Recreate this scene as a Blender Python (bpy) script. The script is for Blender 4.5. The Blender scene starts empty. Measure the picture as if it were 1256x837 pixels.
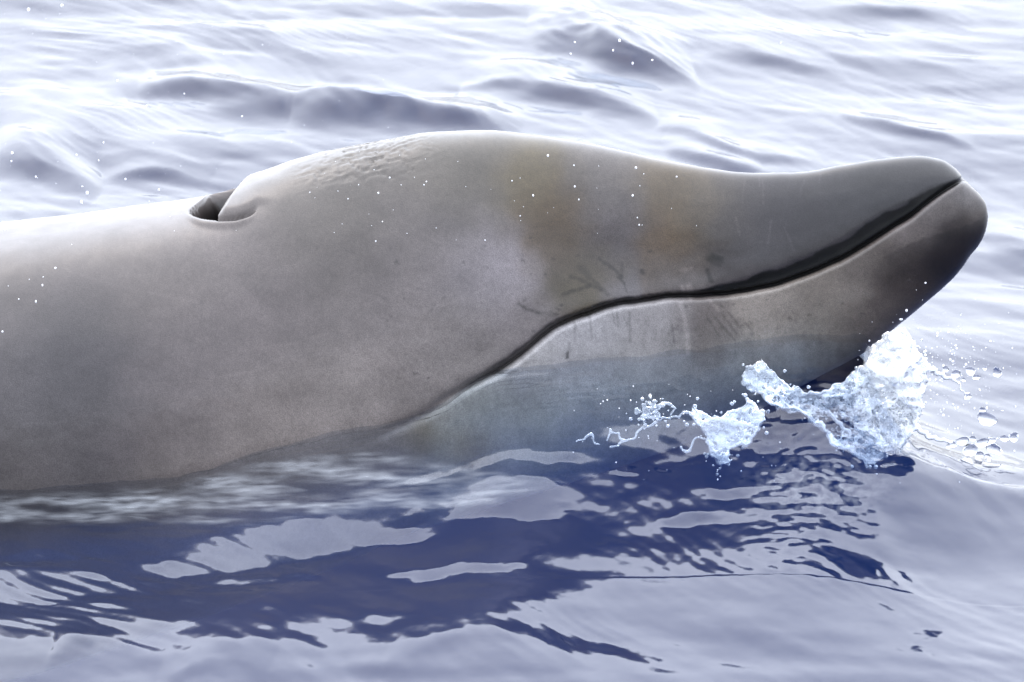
import bpy, bmesh, math, random
import numpy as np
from mathutils import Vector, Matrix

scene = bpy.context.scene
COL = scene.collection

# ------------------------------------------------------------------ camera
IMG_W, IMG_H = 1256.0, 837.0      # photograph size
S = 800.0                         # photo pixels per metre at the whale
PITCH = math.radians(10.0)
DIST = 14.0
U0, V0 = 628.0, 560.0             # pixel of the world origin (whale axis at sea level)
cp, sp = math.cos(PITCH), math.sin(PITCH)
RIGHT = np.array([1.0, 0, 0])
FWD = np.array([0.0, cp, -sp])
UP = np.array([0.0, sp, cp])
CENTRE = UP * ((V0 - IMG_H / 2) / S)
CAM = CENTRE - FWD * DIST
cam_d = bpy.data.cameras.new('camera')
cam = bpy.data.objects.new('camera', cam_d)
COL.objects.link(cam)
cam.location = CAM.tolist()
cam.rotation_euler = (math.pi / 2 - PITCH, 0, 0)
cam_d.sensor_width = 36.0
cam_d.lens = 36.0 * DIST * S / IMG_W
cam_d.clip_start = 0.1
cam_d.clip_end = 20000.0
cam_d.dof.use_dof = True
cam_d.dof.focus_distance = DIST - 0.15
cam_d.dof.aperture_fstop = 22.0
scene.camera = cam

# ------------------------------------------------------------------ sky, sun, exposure
SUN_EL, SUN_AZ = math.radians(58), math.radians(-35)
world = bpy.data.worlds.new('World')
scene.world = world
world.use_nodes = True
wn, wl = world.node_tree.nodes, world.node_tree.links
wn.clear()
w_out = wn.new('ShaderNodeOutputWorld')
w_bg = wn.new('ShaderNodeBackground')
w_bg.inputs['Strength'].default_value = 0.1
sky = wn.new('ShaderNodeTexSky')
sky.sky_type = 'NISHITA'
sky.sun_disc = False
sky.sun_elevation = SUN_EL
sky.sun_rotation = SUN_AZ
sky.dust_density = 3.0
w_mix = wn.new('ShaderNodeMix')
w_mix.data_type = 'RGBA'
w_mix.inputs[0].default_value = 0.75            # closed cloud cover
# closed cloud deck, with the luminance distribution of a standard (CIE) overcast sky: (1 + 2 sin elevation) / 3
w_tc = wn.new('ShaderNodeTexCoord')
w_xyz = wn.new('ShaderNodeSeparateXYZ')
w_max = wn.new('ShaderNodeMath'); w_max.operation = 'MAXIMUM'; w_max.inputs[1].default_value = 0.0
w_lum = wn.new('ShaderNodeMath'); w_lum.operation = 'MULTIPLY_ADD'; w_lum.inputs[1].default_value = 2 / 3; w_lum.inputs[2].default_value = 1 / 3
w_cl = wn.new('ShaderNodeVectorMath'); w_cl.operation = 'SCALE'; w_cl.inputs[0].default_value = (13.1, 13.9, 15.5)
wl.new(w_tc.outputs['Generated'], w_xyz.inputs[0])
wl.new(w_xyz.outputs['Z'], w_max.inputs[0])
wl.new(w_max.outputs[0], w_lum.inputs[0])
wl.new(w_lum.outputs[0], w_cl.inputs['Scale'])
wl.new(w_cl.outputs[0], w_mix.inputs[7])
wl.new(sky.outputs[0], w_mix.inputs[6])
wl.new(w_mix.outputs[2], w_bg.inputs['Color'])
wl.new(w_bg.outputs[0], w_out.inputs[0])

sun_d = bpy.data.lights.new('sun', 'SUN')
sun_d.energy = 0.5
sun_d.angle = math.radians(150)
sun_d.color = (1.0, 0.96, 0.9)
sun = bpy.data.objects.new('sun', sun_d)
COL.objects.link(sun)
sdir = Vector((math.sin(SUN_AZ) * math.cos(SUN_EL), math.cos(SUN_AZ) * math.cos(SUN_EL), math.sin(SUN_EL)))
sun.rotation_euler = sdir.to_track_quat('Z', 'Y').to_euler()

vs = scene.view_settings
vs.view_transform = 'Standard'
vs.look = 'None'
vs.gamma = 1.0
vs.exposure = 1.90
vs.use_curve_mapping = False
cy = scene.cycles
cy.max_bounces = 12
cy.transmission_bounces = 10
cy.glossy_bounces = 5
cy.sample_clamp_indirect = 4.0
cy.use_denoising = True

# ------------------------------------------------------------------ helpers
def smooth(e0, e1, x):
    t = np.clip((x - e0) / (e1 - e0), 0, 1)
    return t * t * (3 - 2 * t)

def pchip(xs, ys):
    xs, ys = np.asarray(xs, float), np.asarray(ys, float)
    h = np.diff(xs); d = np.diff(ys) / h
    m = np.zeros_like(ys)
    for i in range(1, len(xs) - 1):
        if d[i - 1] * d[i] > 0:
            w1, w2 = 2 * h[i] + h[i - 1], h[i] + 2 * h[i - 1]
            m[i] = (w1 + w2) / (w1 / d[i - 1] + w2 / d[i])
    m[0], m[-1] = d[0], d[-1]
    def f(x):
        x = np.clip(np.asarray(x, float), xs[0], xs[-1])
        i = np.clip(np.searchsorted(xs, x, side='right') - 1, 0, len(h) - 1)
        t = (x - xs[i]) / h[i]
        return ((1 + 2 * t) * (1 - t) ** 2 * ys[i] + t * (1 - t) ** 2 * h[i] * m[i]
                + t * t * (3 - 2 * t) * ys[i + 1] + t * t * (t - 1) * h[i] * m[i + 1])
    return f

def perlin(x, y, seed=0):
    """2-D gradient noise, about -0.7 .. 0.7"""
    rng = np.random.RandomState(seed)
    perm = rng.permutation(512)
    ang = rng.rand(512) * 2 * np.pi
    gx, gy = np.cos(ang), np.sin(ang)
    xi, yi = np.floor(x).astype(np.int64), np.floor(y).astype(np.int64)
    xf, yf = x - xi, y - yi
    def g(ix, iy, dx, dy):
        k = perm[(perm[ix & 511] + iy) & 511]
        return gx[k] * dx + gy[k] * dy
    u = xf ** 3 * (xf * (xf * 6 - 15) + 10)
    v = yf ** 3 * (yf * (yf * 6 - 15) + 10)
    a = g(xi, yi, xf, yf) * (1 - u) + g(xi + 1, yi, xf - 1, yf) * u
    b = g(xi, yi + 1, xf, yf - 1) * (1 - u) + g(xi + 1, yi + 1, xf - 1, yf - 1) * u
    return a * (1 - v) + b * v

def fbm(x, y, seed=0, octv=4, gain=0.5):
    r, a = 0, 1.0
    for o in range(octv):
        r = r + a * perlin(x * 2 ** o, y * 2 ** o, seed + o * 17)
        a *= gain
    return r

def grid_mesh(name, P, wrap=False, normals_up=True):
    """P: (n, m, 3) grid of points -> mesh of quads; wrap closes the second axis"""
    n, m = P.shape[:2]
    idx = np.arange(n * m).reshape(n, m)
    if wrap:
        a, b = idx[:-1, :], idx[1:, :]
        q = np.stack([a, np.roll(a, -1, 1), np.roll(b, -1, 1), b], -1).reshape(-1, 4)
    else:
        q = np.stack([idx[:-1, :-1], idx[:-1, 1:], idx[1:, 1:], idx[1:, :-1]], -1).reshape(-1, 4)
    if not normals_up:
        q = q[:, ::-1]
    me = bpy.data.meshes.new(name)
    me.vertices.add(n * m)
    me.vertices.foreach_set('co', P.reshape(-1).astype(np.float32))
    me.loops.add(q.size)
    me.loops.foreach_set('vertex_index', q.reshape(-1).astype(np.int32))
    me.polygons.add(len(q))
    me.polygons.foreach_set('loop_start', (np.arange(len(q)) * 4).astype(np.int32))
    me.polygons.foreach_set('use_smooth', np.ones(len(q), bool))
    me.update(calc_edges=True)
    return me

def add_obj(name, me, mat, label=None, cat=None, group=None, kind=None):
    o = bpy.data.objects.new(name, me)
    COL.objects.link(o)
    if mat: me.materials.append(mat)
    if label: o['label'] = label
    if cat: o['category'] = cat
    if group: o['group'] = group
    if kind: o['kind'] = kind
    return o

def ray(u, v):
    """direction of a photograph pixel"""
    d = FWD + RIGHT * ((u - IMG_W / 2) / (S * DIST)) - UP * ((v - IMG_H / 2) / (S * DIST))
    return d

def px_plane(u, v, z=0.0):
    d = ray(u, v)
    t = (z - CAM[2]) / d[2]
    return CAM + d * t

RISE = .05                                     # the sea behind the whale climbs slowly towards the next swell
def px_sea(u, v):
    d = ray(u, v)
    t = -CAM[2] / d[2]
    if CAM[1] + d[1] * t > 0:
        t = (RISE * CAM[1] - CAM[2]) / (d[2] - RISE * d[1])
    return CAM + d * t

def px_depth(u, v, y):
    """the point on that pixel's ray that stands at world depth y"""
    d = ray(u, v)
    t = (y - CAM[1]) / d[1]
    return CAM + d * t

def new_mat(name):
    m = bpy.data.materials.new(name)
    m.use_nodes = True
    return m, m.node_tree.nodes, m.node_tree.links

# ------------------------------------------------------------------ whale profile (photo pixels)
f_top = pchip([-2900, -1500, -800, -300, 0, 60, 147, 200, 234, 270, 291, 318, 348, 378, 420, 484, 530, 600, 651, 711, 768, 820, 872, 924, 976, 1028, 1080, 1125, 1153, 1170, 1178, 1183, 1190, 1202, 1209, 1212],
              [760, 520, 370, 300, 272, 265, 252, 247, 243, 236, 230, 216, 201, 192, 182, 170, 163, 161, 166, 175, 187, 199, 208.5, 213, 212, 204, 196, 192, 196, 206, 215, 222, 228, 240, 251, 265])
f_bot = pchip([-2900, -1500, -800, 0, 200, 400, 500, 600, 700, 800, 900, 1000, 1077, 1098, 1132, 1171, 1191, 1205, 1210, 1212],
              [800, 1080, 1040, 840, 775, 700, 656, 624, 592, 560, 520, 465, 422, 403, 375, 340, 313, 294, 280, 267])
f_wid = pchip([-2900, -1500, -800, 0, 200, 350, 500, 600, 700, 800, 900, 1000, 1100, 1150, 1181, 1200, 1209, 1212],
              [.05, .3, .37, .33, .30, .27, .235, .20, .16, .122, .094, .078, .066, .056, .043, .027, .013, .001])
f_mouth = pchip([440, 490, 527, 547, 580, 614, 647, 681, 718, 751, 784, 820, 855, 889, 924, 966, 1011, 1042, 1080, 1115, 1150, 1179, 1186],
                [548, 526, 509, 495, 474, 456, 432, 405, 389, 378, 372, 367, 366, 363, 358, 347, 330, 314, 290, 268, 241, 223, 219])
f_lip = pchip([560, 620, 700, 760, 820, 855, 889, 941, 993, 1063, 1125, 1160, 1180],
              [10, 12, 10, 9, 8, 9, 14, 20, 21, 23, 17, 8, 2])       # thickness of the dark lip margin

def whale():
    u_dense = np.concatenate([
        np.linspace(-2900, -80, 60, endpoint=False), np.linspace(-80, 215, 120, endpoint=False),
        np.linspace(215, 330, 95, endpoint=False), np.linspace(330, 560, 140, endpoint=False),
        np.linspace(560, 1150, 330, endpoint=False),
        np.linspace(1150, 1200, 50, endpoint=False), 1212 - 12 * np.linspace(1, 0.0, 26) ** 2])
    nU = len(u_dense)
    half = 264
    jm_row = 145                               # this row of the mesh runs along the mouth
    q = math.radians(17)                       # how far the back leans towards the boat
    W = f_wid(u_dense)[:, None]
    top, bot = f_top(u_dense)[:, None], f_bot(u_dense)[:, None]
    H = (bot - top) / S / 2
    # exponents of the section: flatter back behind the blowhole, rounder melon, egg-shaped beak
    n_up = np.interp(u_dense, [-800, 0, 200, 320, 450, 800, 1212], [2.3, 2.7, 2.7, 2.3, 2.15, 2.1, 2.1])[:, None]
    n_dn = np.interp(u_dense, [-800, 0, 500, 800, 1000, 1212], [2.1, 2.2, 2.0, 1.9, 1.9, 2.0])[:, None]
    wide = np.interp(u_dense, [0, 300, 500, 700, 900, 1050, 1212], [-.20, -.34, -.42, -.36, -.30, -.15, -.05])[:, None]
    def section(th):
        c, s_ = np.cos(th), np.sin(th)
        n = np.where(c >= 0, n_up, n_dn)
        b = np.sign(c) * np.abs(c) ** (2 / n)
        a = np.abs(s_) ** (2 / n)
        b = b + wide * (1 - b * b)              # widest line: low, on the jaw side
        return np.stack([-a * W, b * H], -1)    # away, up in the body frame
    th = np.repeat(np.linspace(0, math.pi, 500)[None], nU, 0)
    nr = section(th); A, B = nr[..., 0], nr[..., 1]
    v = B * math.cos(q) + A * math.sin(q)
    vfar = B * math.cos(q) - A * math.sin(q)
    vmin, vmax = np.minimum(v.min(1), vfar.min(1))[:, None], np.maximum(v.max(1), vfar.max(1))[:, None]
    vp = bot - (v - vmin) / np.maximum(vmax - vmin, 1e-6) * 2 * H * S
    f_row = pchip([-2900, -300, 0, 250, 440, 490, 527, 547, 580, 614, 647, 681, 718, 751, 784, 820, 855, 889, 924, 966, 1011, 1042, 1080, 1115, 1150, 1179, 1186, 1195, 1204, 1212],
                  [790, 600, 590, 580, 548, 526, 509, 495, 474, 456, 432, 405, 389, 378, 372, 367, 366, 363, 358, 347, 330, 314, 290, 268, 241, 224, 228, 240, 253, 266])
    tgt = f_row(u_dense)
    k_m = np.argmax(vp >= tgt[:, None] - 1.5, 1)
    th_m = np.clip(th[0, k_m] - (vp[np.arange(nU), k_m] - tgt + 1.5) / np.maximum(np.gradient(vp, axis=1)[np.arange(nU), k_m], 1e-3) * (math.pi / 499), .35, 2.3)
    ker = np.ones(5) / 5
    th_m = np.convolve(np.pad(th_m, 2, mode='edge'), ker, 'valid')[:, None]
    t1, t2 = np.linspace(0, 1, jm_row + 1)[None], np.linspace(0, 1, half - jm_row + 1)[None, 1:]
    th = np.concatenate([th_m * (1 - (1 - t1) ** 1.35), th_m + (math.pi - th_m) * t2 ** 1.35], 1)
    near = section(th)
    far = near[:, 1:-1][:, ::-1] * np.array([-1, 1])
    sec = np.concatenate([near, far], 1)
    A, B = sec[..., 0], sec[..., 1]
    v = B * math.cos(q) + A * math.sin(q)
    d = A * math.cos(q) - B * math.sin(q)
    vmin, vmax = v.min(1, keepdims=True), v.max(1, keepdims=True)
    k = (2 * H) / np.maximum(vmax - vmin, 1e-6)
    v = (v - vmin) * k                          # 0 at the bottom silhouette
    vpx = bot - v * S
    upx = np.repeat(u_dense[:, None], sec.shape[1], 1)
    m = sec.shape[1]
    mir = (-np.arange(m)) % m                   # mirrored index on the other flank
    is_far = (np.arange(m) > half)[None, :]
    v_sym = np.where(is_far, vpx[:, mir], vpx)  # both flanks carry the same markings
    # a horizontal position on the flank, to let markings fade off towards the hidden side
    X = (upx - U0) / S
    V = (V0 - vpx) / S
    P = X[..., None] * RIGHT + V[..., None] * UP + d[..., None] * FWD

    def normals(P):
        du = np.gradient(P, axis=0)
        dv = np.roll(P, -1, 1) - np.roll(P, 1, 1)
        N = np.cross(dv, du)
        L = np.linalg.norm(N, axis=-1, keepdims=True)
        return N / np.maximum(L, 1e-12)
    N = normals(P)
    ctr = P.mean(1, keepdims=True)
    if np.mean(np.sum(N * (P - ctr), -1)) < 0:
        N = -N
    disp = np.zeros_like(upx)
    # --- mouth: lower jaw ledge, groove and recessed lip margin
    slope = np.gradient(f_mouth(np.arange(440, 1187.)))
    cosm = np.interp(upx, np.arange(440, 1187.), 1 / np.sqrt(1 + slope ** 2))
    wob = 1.6 * perlin(upx / 23, upx * 0 + 3.3, 4)
    dm = (f_mouth(upx) + wob * smooth(1180, 1100, upx) - v_sym) * cosm        # + above the mouth line
    mask_m = smooth(545, 610, upx) * smooth(1192, 1180, upx)
    t_lip = f_lip(upx)
    scale_m = np.interp(upx, [540, 640, 900, 1100, 1180], [.7, 1.2, 1.1, 1.0, .45])
    groove = np.exp(-((dm - 1.5) / 3.0) ** 2)
    band = smooth(-1, 2, dm) * smooth(t_lip * 1.25, t_lip * .45, dm)
    ledge = smooth(1.5, -6, dm) * smooth(-60, -5, dm)
    lipup = np.exp(-((dm - t_lip * 1.5) / (t_lip * .8 + 3)) ** 2)
    disp += mask_m * scale_m * (-6.5 * groove - 2.2 * band + 2.0 * ledge + 1.1 * lipup) / S
    # soft cheek fold that runs back from the gape
    fold = np.exp(-((dm - 3) / 7) ** 2) * smooth(430, 520, upx) * smooth(640, 570, upx)
    disp -= 4.0 / S * fold
    # --- cheek and forehead modelling
    def blob(cx, cy_, rx, ry, rot=0):
        dx, dy = upx - cx, v_sym - cy_
        cr, sr = math.cos(math.radians(rot)), math.sin(math.radians(rot))
        return np.exp(-(((dx * cr + dy * sr) / rx) ** 2 + ((-dx * sr + dy * cr) / ry) ** 2))
    disp += 9 / S * blob(590, 370, 70, 80) - 9 / S * blob(745, 310, 60, 40) - 5 / S * blob(120, 430, 55, 170)
    disp += 5 / S * blob(850, 270, 60, 40)
    # --- blowhole: a deep crescent behind the melon, with a raised near rim
    dors = smooth(-0.05, 0.2, N[..., 1] * 0 + N[..., 2]) if True else 1
    near_top = smooth(330, 315, vpx) * dors
    # melon edge: curve u_e(v) from (291,233) down to (271,270)
    f_edge = pchip([215, 233, 244, 256, 269, 272, 280], [305, 291, 283, 276.5, 271, 272, 274])
    ue = f_edge(vpx)
    # near rim: v_r(u)
    f_rim = pchip([225, 236, 243, 255, 271, 290, 302, 312, 322], [258, 263, 267.5, 271, 272.5, 272, 269.5, 264.5, 256])
    vr = f_rim(upx)
    back = 236 + (vpx - 262) * -0.95                             # sloping rear edge of the opening
    inside = smooth(0, 3.0, ue - upx) * smooth(0, 3, vr - vpx) * smooth(-3, 8, upx - back)
    inside *= smooth(214, 226, upx) * near_top * smooth(.085, .06, sec[..., 0])
    disp -= inside * 0.10
    # crease that carries on along the melon
    crease = np.exp(-((vpx - vr + 1.0) / 2.2) ** 2) * smooth(268, 275, upx) * smooth(320, 308, upx) * near_top
    disp -= 8 / S * crease
    melon = smooth(-2, 10, upx - ue) * smooth(0, 12, vr - vpx) * smooth(345, 300, upx) * near_top
    disp += 7 / S * melon
    rim = np.exp(-((vpx - vr - 5) / 4.0) ** 2) * smooth(228, 245, upx) * smooth(322, 300, upx) * near_top
    disp += 3.5 / S * rim
    # --- wrinkles over the crown of the melon
    wm = smooth(335, 410, upx) * smooth(565, 470, upx) * (.6 + .8 * np.clip(perlin(upx / 30, v_sym / 14, 33) + .3, 0, 1))
    dep = v_sym - f_top(upx)                                      # pixels below the back line
    wm = wm * smooth(62, 30, dep + 0.12 * (430 - upx))
    ax = (upx * .93 + v_sym * -.36) / 30.0
    ay = (upx * .30 + v_sym * .95) / 6.5
    wr = 1 - np.abs(perlin(ax + .8 * perlin(ax * 1.7, ay * .4, 31), ay, 7)) * 2.4
    wr2 = 1 - np.abs(perlin(ax * 2.1, ay * 1.8 + 9, 8)) * 2.4
    disp -= wm * (1.9 * np.clip(wr, 0, 1) ** 5 + .9 * np.clip(wr2, 0, 1) ** 5) / S
    # --- slow unevenness of the skin
    disp += .9 / S * perlin(upx / 70, v_sym / 60, 21) + .35 / S * perlin(upx / 18, v_sym / 16, 22)
    fade = smooth(0.5, 12, 1212 - upx)
    P = P + N * (disp * fade)[..., None]
    P[-1] = P[-1].mean(0)

    # --- skin tone: smooth interpolation between swatches (photo sRGB), then marks
    sw = [  # u, v, r, g, b, radius
        (-200, 400, 120, 114, 115, 200), (30, 330, 132, 124, 122, 70), (40, 580, 138, 132, 132, 40), (220, 570, 168, 160, 158, 40), (30, 480, 132, 127, 130, 80), (110, 430, 94, 91, 97, 60),
        (110, 540, 126, 121, 124, 60), (200, 350, 140, 132, 130, 70), (230, 480, 154, 146, 147, 70), (330, 400, 146, 138, 138, 80),
        (330, 520, 186, 177, 174, 60), (430, 480, 186, 178, 176, 60), (420, 300, 134, 127, 124, 70), (420, 240, 128, 122, 116, 50),
        (500, 400, 160, 152, 152, 60), (560, 220, 124, 118, 110, 50), (530, 310, 145, 138, 138, 60), (600, 340, 178, 172, 178, 45),
        (560, 430, 184, 178, 177, 50), (640, 400, 160, 153, 154, 40), (675, 270, 124, 106, 82, 32), (690, 310, 122, 110, 98, 30),
        (650, 230, 126, 115, 90, 30), (745, 240, 136, 130, 128, 40), (700, 350, 128, 120, 104, 28), (740, 330, 118, 110, 100, 24), (760, 290, 132, 126, 130, 30),
        (820, 235, 130, 115, 92, 32), (815, 300, 126, 107, 84, 28), (850, 250, 128, 118, 104, 28), (830, 335, 138, 132, 132, 24), (890, 260, 110, 104, 102, 35),
        (760, 355, 150, 146, 150, 16), (960, 250, 92, 88, 92, 45), (1050, 230, 84, 82, 86, 45), (1130, 212, 86, 84, 88, 35), (930, 310, 98, 94, 98, 30), (1010, 290, 86, 82, 86, 30),
        (900, 335, 110, 104, 106, 20)]
    su, sv, sr_, sg, sb, srad = np.array(sw, float).T
    srgb = np.stack([sr_, sg, sb], -1) / 255
    lin = np.where(srgb <= .04045, srgb / 12.92, ((srgb + .055) / 1.055) ** 2.4)
    jaw = [(560, 520, 222, 220, 214, 50), (640, 440, 216, 214, 216, 30), (720, 415, 210, 208, 212, 35), (800, 410, 194, 190, 192, 35), (860, 395, 140, 132, 130, 26),
           (860, 430, 168, 162, 160, 24), (940, 390, 184, 176, 170, 35), (1010, 385, 172, 165, 159, 35), (1060, 380, 142, 134, 130, 30), (1110, 330, 104, 95, 90, 30),
           (1160, 300, 82, 74, 72, 24), (1190, 290, 80, 72, 70, 20), (1090, 360, 112, 104, 100, 26), (1160, 325, 90, 83, 80, 20), (1060, 325, 150, 142, 137, 22), (1110, 290, 154, 146, 144, 22),
           (1150, 262, 150, 143, 142, 18), (1190, 245, 140, 134, 134, 14), (1200, 262, 120, 112, 110, 12), (1000, 345, 170, 161, 154, 25), (578, 556, 196, 168, 100, 24), (520, 534, 190, 168, 116, 22),
           (600, 580, 228, 226, 214, 60), (800, 520, 226, 226, 226, 70), (300, 700, 150, 146, 142, 150), (950, 460, 214, 214, 214, 40)]
    ju, jv, jr, jg, jb, jrad = np.array(jaw, float).T
    jrgb = np.stack([jr, jg, jb], -1) / 255
    jlin = np.where(jrgb <= .04045, jrgb / 12.92, ((jrgb + .055) / 1.055) ** 2.4)
    wu = upx + 14 * perlin(upx / 26, v_sym / 26, 51); wv = v_sym + 12 * perlin(upx / 24, v_sym / 24, 52)
    def rbf(cu, cv, rad, col):
        num = np.zeros(upx.shape + (3,)); den = np.zeros(upx.shape)
        for i in range(len(cu)):
            w = np.exp(-(((wu - cu[i]) ** 2 + (wv - cv[i]) ** 2) / (1.3 * rad[i] ** 2))) + 2e-3 / (1 + ((wu - cu[i]) ** 2 + (wv - cv[i]) ** 2) / 900)
            num += w[..., None] * col[i]; den += w
        return num / den[..., None]
    up_col = rbf(su, sv, srad, lin)
    jw_col = rbf(ju, jv, jrad, jlin)
    jm = smooth(1.5, -1.5, dm) * smooth(470, 560, upx)
    jm = np.maximum(jm, smooth(1184, 1190, upx))
    colr = up_col * (1 - jm[..., None]) + jw_col * jm[..., None]
    # sharp upper margin of the brown patch on the chin
    f_pat = pchip([1040, 1080, 1120, 1160, 1200, 1212], [335, 316, 296, 284, 270, 262])
    pat = smooth(-2, 3, v_sym + 4 * perlin(upx / 9, v_sym / 9, 61) - f_pat(upx)) * smooth(1050, 1120, upx) * smooth(40, 10, v_sym - f_pat(upx) - (upx - 1050) * .35)
    colr *= (1 - .30 * pat * jm)[..., None]
    # dark lip margin; its rear end also paints in the cheek fold's shade
    edge = t_lip * (1 + .3 * perlin(upx / 34, v_sym / 20, 71)) + 1.6 * perlin(upx / 9, v_sym / 7, 72)
    lip = smooth(-1.2, .8, dm) * smooth(edge + 2.0, edge - 2.4, dm) * mask_m
    lipd = np.interp(upx, [545, 620, 720, 830, 880, 1180], [.35, .62, .72, .8, .93, .93])
    lip = lip * lipd
    dark_lip = np.array([.012, .012, .016])
    colr = colr * (1 - lip[..., None]) + dark_lip * lip[..., None]
    # thin marks: scratches, folds, stains
    def stroke(pts, width, amt, soft=1.0):
        nonlocal colr
        pts = np.array(pts, float)
        pad = width * (1 + soft) + 3
        i0, i1 = np.searchsorted(u_dense, [pts[:, 0].min() - pad, pts[:, 0].max() + pad])
        r, c_ = np.nonzero((v_sym[i0:i1] > pts[:, 1].min() - pad) & (v_sym[i0:i1] < pts[:, 1].max() + pad))
        r = r + i0
        pu, pv = upx[r, c_], v_sym[r, c_]
        dist = np.full(pu.shape, 1e9)
        ju_, jv_ = pu + 1.2 * perlin(pu / 6, pv / 6, 81), pv + 1.2 * perlin(pu / 6 + 40, pv / 6, 82)
        for a_, b_ in zip(pts[:-1], pts[1:]):
            ab = b_ - a_
            t = np.clip(((ju_ - a_[0]) * ab[0] + (jv_ - a_[1]) * ab[1]) / (ab @ ab), 0, 1)
            dist = np.minimum(dist, np.hypot(ju_ - a_[0] - t * ab[0], jv_ - a_[1] - t * ab[1]))
        w = smooth(width * (1 + soft), width * .3, dist) * (.65 + .7 * np.clip(perlin(pu / 5, pv / 5, 83) + .4, 0, 1))
        colr[r, c_] = np.clip(colr[r, c_] * (1 + amt * np.clip(w, 0, 1))[:, None], .004, .9)
    stroke([(735, 318), (752, 330), (762, 341)], 1.8, -.34)
    stroke([(764, 322), (763, 341)], 1.3, -.3)
    stroke([(758, 341), (765, 348), (767, 358)], 1.3, -.4)
    stroke([(690, 362), (705, 357), (722, 352)], 2.0, -.4)
    stroke([(635, 373), (645, 380), (660, 384)], 1.6, -.45)
    stroke([(660, 384), (680, 386)], 3.0, -.2)
    stroke([(700, 340), (716, 346), (736, 356)], 2.0, -.35)
    stroke([(712, 330), (722, 340)], 3.5, -.28)
    stroke([(728, 345), (745, 362)], 2.0, -.3)
    stroke([(868, 318), (880, 322)], 5.5, -.5, .5)
    stroke([(866, 332), (870, 345)], 2.2, -.5)
    stroke([(872, 314), (884, 318)], 2.0, -.5)
    stroke([(835, 332), (846, 330)], 2.0, .35)
    stroke([(843, 352), (846, 364)], 3.0, .7)
    stroke([(834, 352), (838, 362)], 2.0, .5)
    stroke([(787, 334), (788, 336)], 2.0, -.6)
    stroke([(833, 372), (838, 392), (842, 412), (843, 432)], 2.6, .3)
    stroke([(840, 415), (846, 433)], 4.5, .08)
    stroke([(869, 369), (878, 380)], 2.0, .3)
    for x0, y0, x1, y1 in [(874, 388, 900, 418), (884, 386, 902, 410), (892, 384, 906, 402), (912, 396, 923, 409), (822, 398, 826, 422), (866, 390, 880, 412),
                           (755, 384, 757, 402), (749, 382, 753, 398), (764, 388, 768, 400), (722, 384, 724, 415), (697, 420, 695, 440), (704, 395, 704, 418), (770, 384, 772, 420), (830, 400, 818, 410)]:
        stroke([(x0, y0), (x1, y1)], 1.1, -.24)
    stroke([(695, 432), (694, 439)], 1.5, -.6)
    for x0, y0, x1, y1 in [(912, 222, 908, 250), (934, 222, 934, 250), (930, 218, 930, 232), (985, 222, 978, 242), (1005, 215, 1003, 224), (944, 272, 940, 300), (960, 280, 972, 310), (900, 268, 905, 290)]:
        stroke([(x0, y0), (x1, y1)], 1.1, .3)
    stroke([(848, 212), (852, 300)], 6, -.06)
    rs = np.random.RandomState(5)
    for i in range(70):
        x0, y0 = rs.uniform(470, 800), rs.uniform(290, 470)
        if y0 > f_mouth(x0) - 6: continue
        stroke([(x0, y0), (x0 + rs.uniform(1, 5), y0 + rs.uniform(-2, 2))], rs.uniform(.5, 1.3), rs.uniform(-.45, -.2))
    for i in range(26):
        x0, y0 = rs.uniform(830, 1060), rs.uniform(365, 415)
        stroke([(x0, y0), (x0 + rs.uniform(1, 4), y0 + rs.uniform(-2, 2))], rs.uniform(.5, 1.2), rs.uniform(-.35, -.15))
    # blotchy pigment at several sizes
    for x0, y0, x1, y1 in [(90, 330, 250, 372), (300, 430, 420, 405), (470, 250, 540, 300), (180, 470, 330, 452), (520, 380, 600, 352), (640, 290, 700, 262), (30, 520, 150, 500)]:
        stroke([(x0, y0), ((x0 + x1) / 2, (y0 + y1) / 2 + 5), (x1, y1)], 1.1, .10)
    mot = 1 + .20 * fbm(upx / 60, v_sym / 50, 91, 4) + .12 * fbm(upx / 6, v_sym / 6, 95, 3)
    low = smooth(375, 400, v_sym) * jm
    mot = mot - low * .22 * np.clip(fbm(upx / 14, v_sym / 18, 97, 3) - .05, 0, 1)
    colr = colr * mot[..., None]
    # dark inner skin of the blowhole, darkened further to paint in the hollow's shade
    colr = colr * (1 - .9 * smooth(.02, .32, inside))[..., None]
    colr = .25 * (colr / .25) ** 1.3
    alb = np.clip(colr * SKIN_ALB, .003, .8)
    me = grid_mesh('whale', P, wrap=True)
    ca = me.color_attributes.new('skin_tone', 'FLOAT_COLOR', 'POINT')
    ca.data.foreach_set('color', np.concatenate([alb, (1 - .85 * np.clip(lip, 0, 1))[..., None]], -1).reshape(-1).astype(np.float32))
    f = me.polygons[nU // 2 * m + half // 2]          # a face on the near flank must look at the boat
    if f.normal.y > 0:
        me.flip_normals()
    return me

SKIN_ALB = 0.245 * np.array([1.01, .99, .96])
m_skin, n_, l_ = new_mat('whale_skin')
bsdf = n_['Principled BSDF']
att = n_.new('ShaderNodeAttribute'); att.attribute_name = 'skin_tone'
tc = n_.new('ShaderNodeTexCoord')
nz = n_.new('ShaderNodeTexNoise'); nz.inputs['Scale'].default_value = 620; nz.inputs['Detail'].default_value = 2
l_.new(tc.outputs['Object'], nz.inputs['Vector'])
mr = n_.new('ShaderNodeMapRange'); mr.inputs[1].default_value = .3; mr.inputs[2].default_value = .7; mr.inputs[3].default_value = .76; mr.inputs[4].default_value = 1.24
l_.new(nz.outputs['Fac'], mr.inputs[0])
mul = n_.new('ShaderNodeMix'); mul.data_type = 'RGBA'; mul.blend_type = 'MULTIPLY'; mul.inputs[0].default_value = 1
l_.new(att.outputs['Color'], mul.inputs[6]); l_.new(mr.outputs[0], mul.inputs[7])
l_.new(mul.outputs[2], bsdf.inputs['Base Color'])
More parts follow.
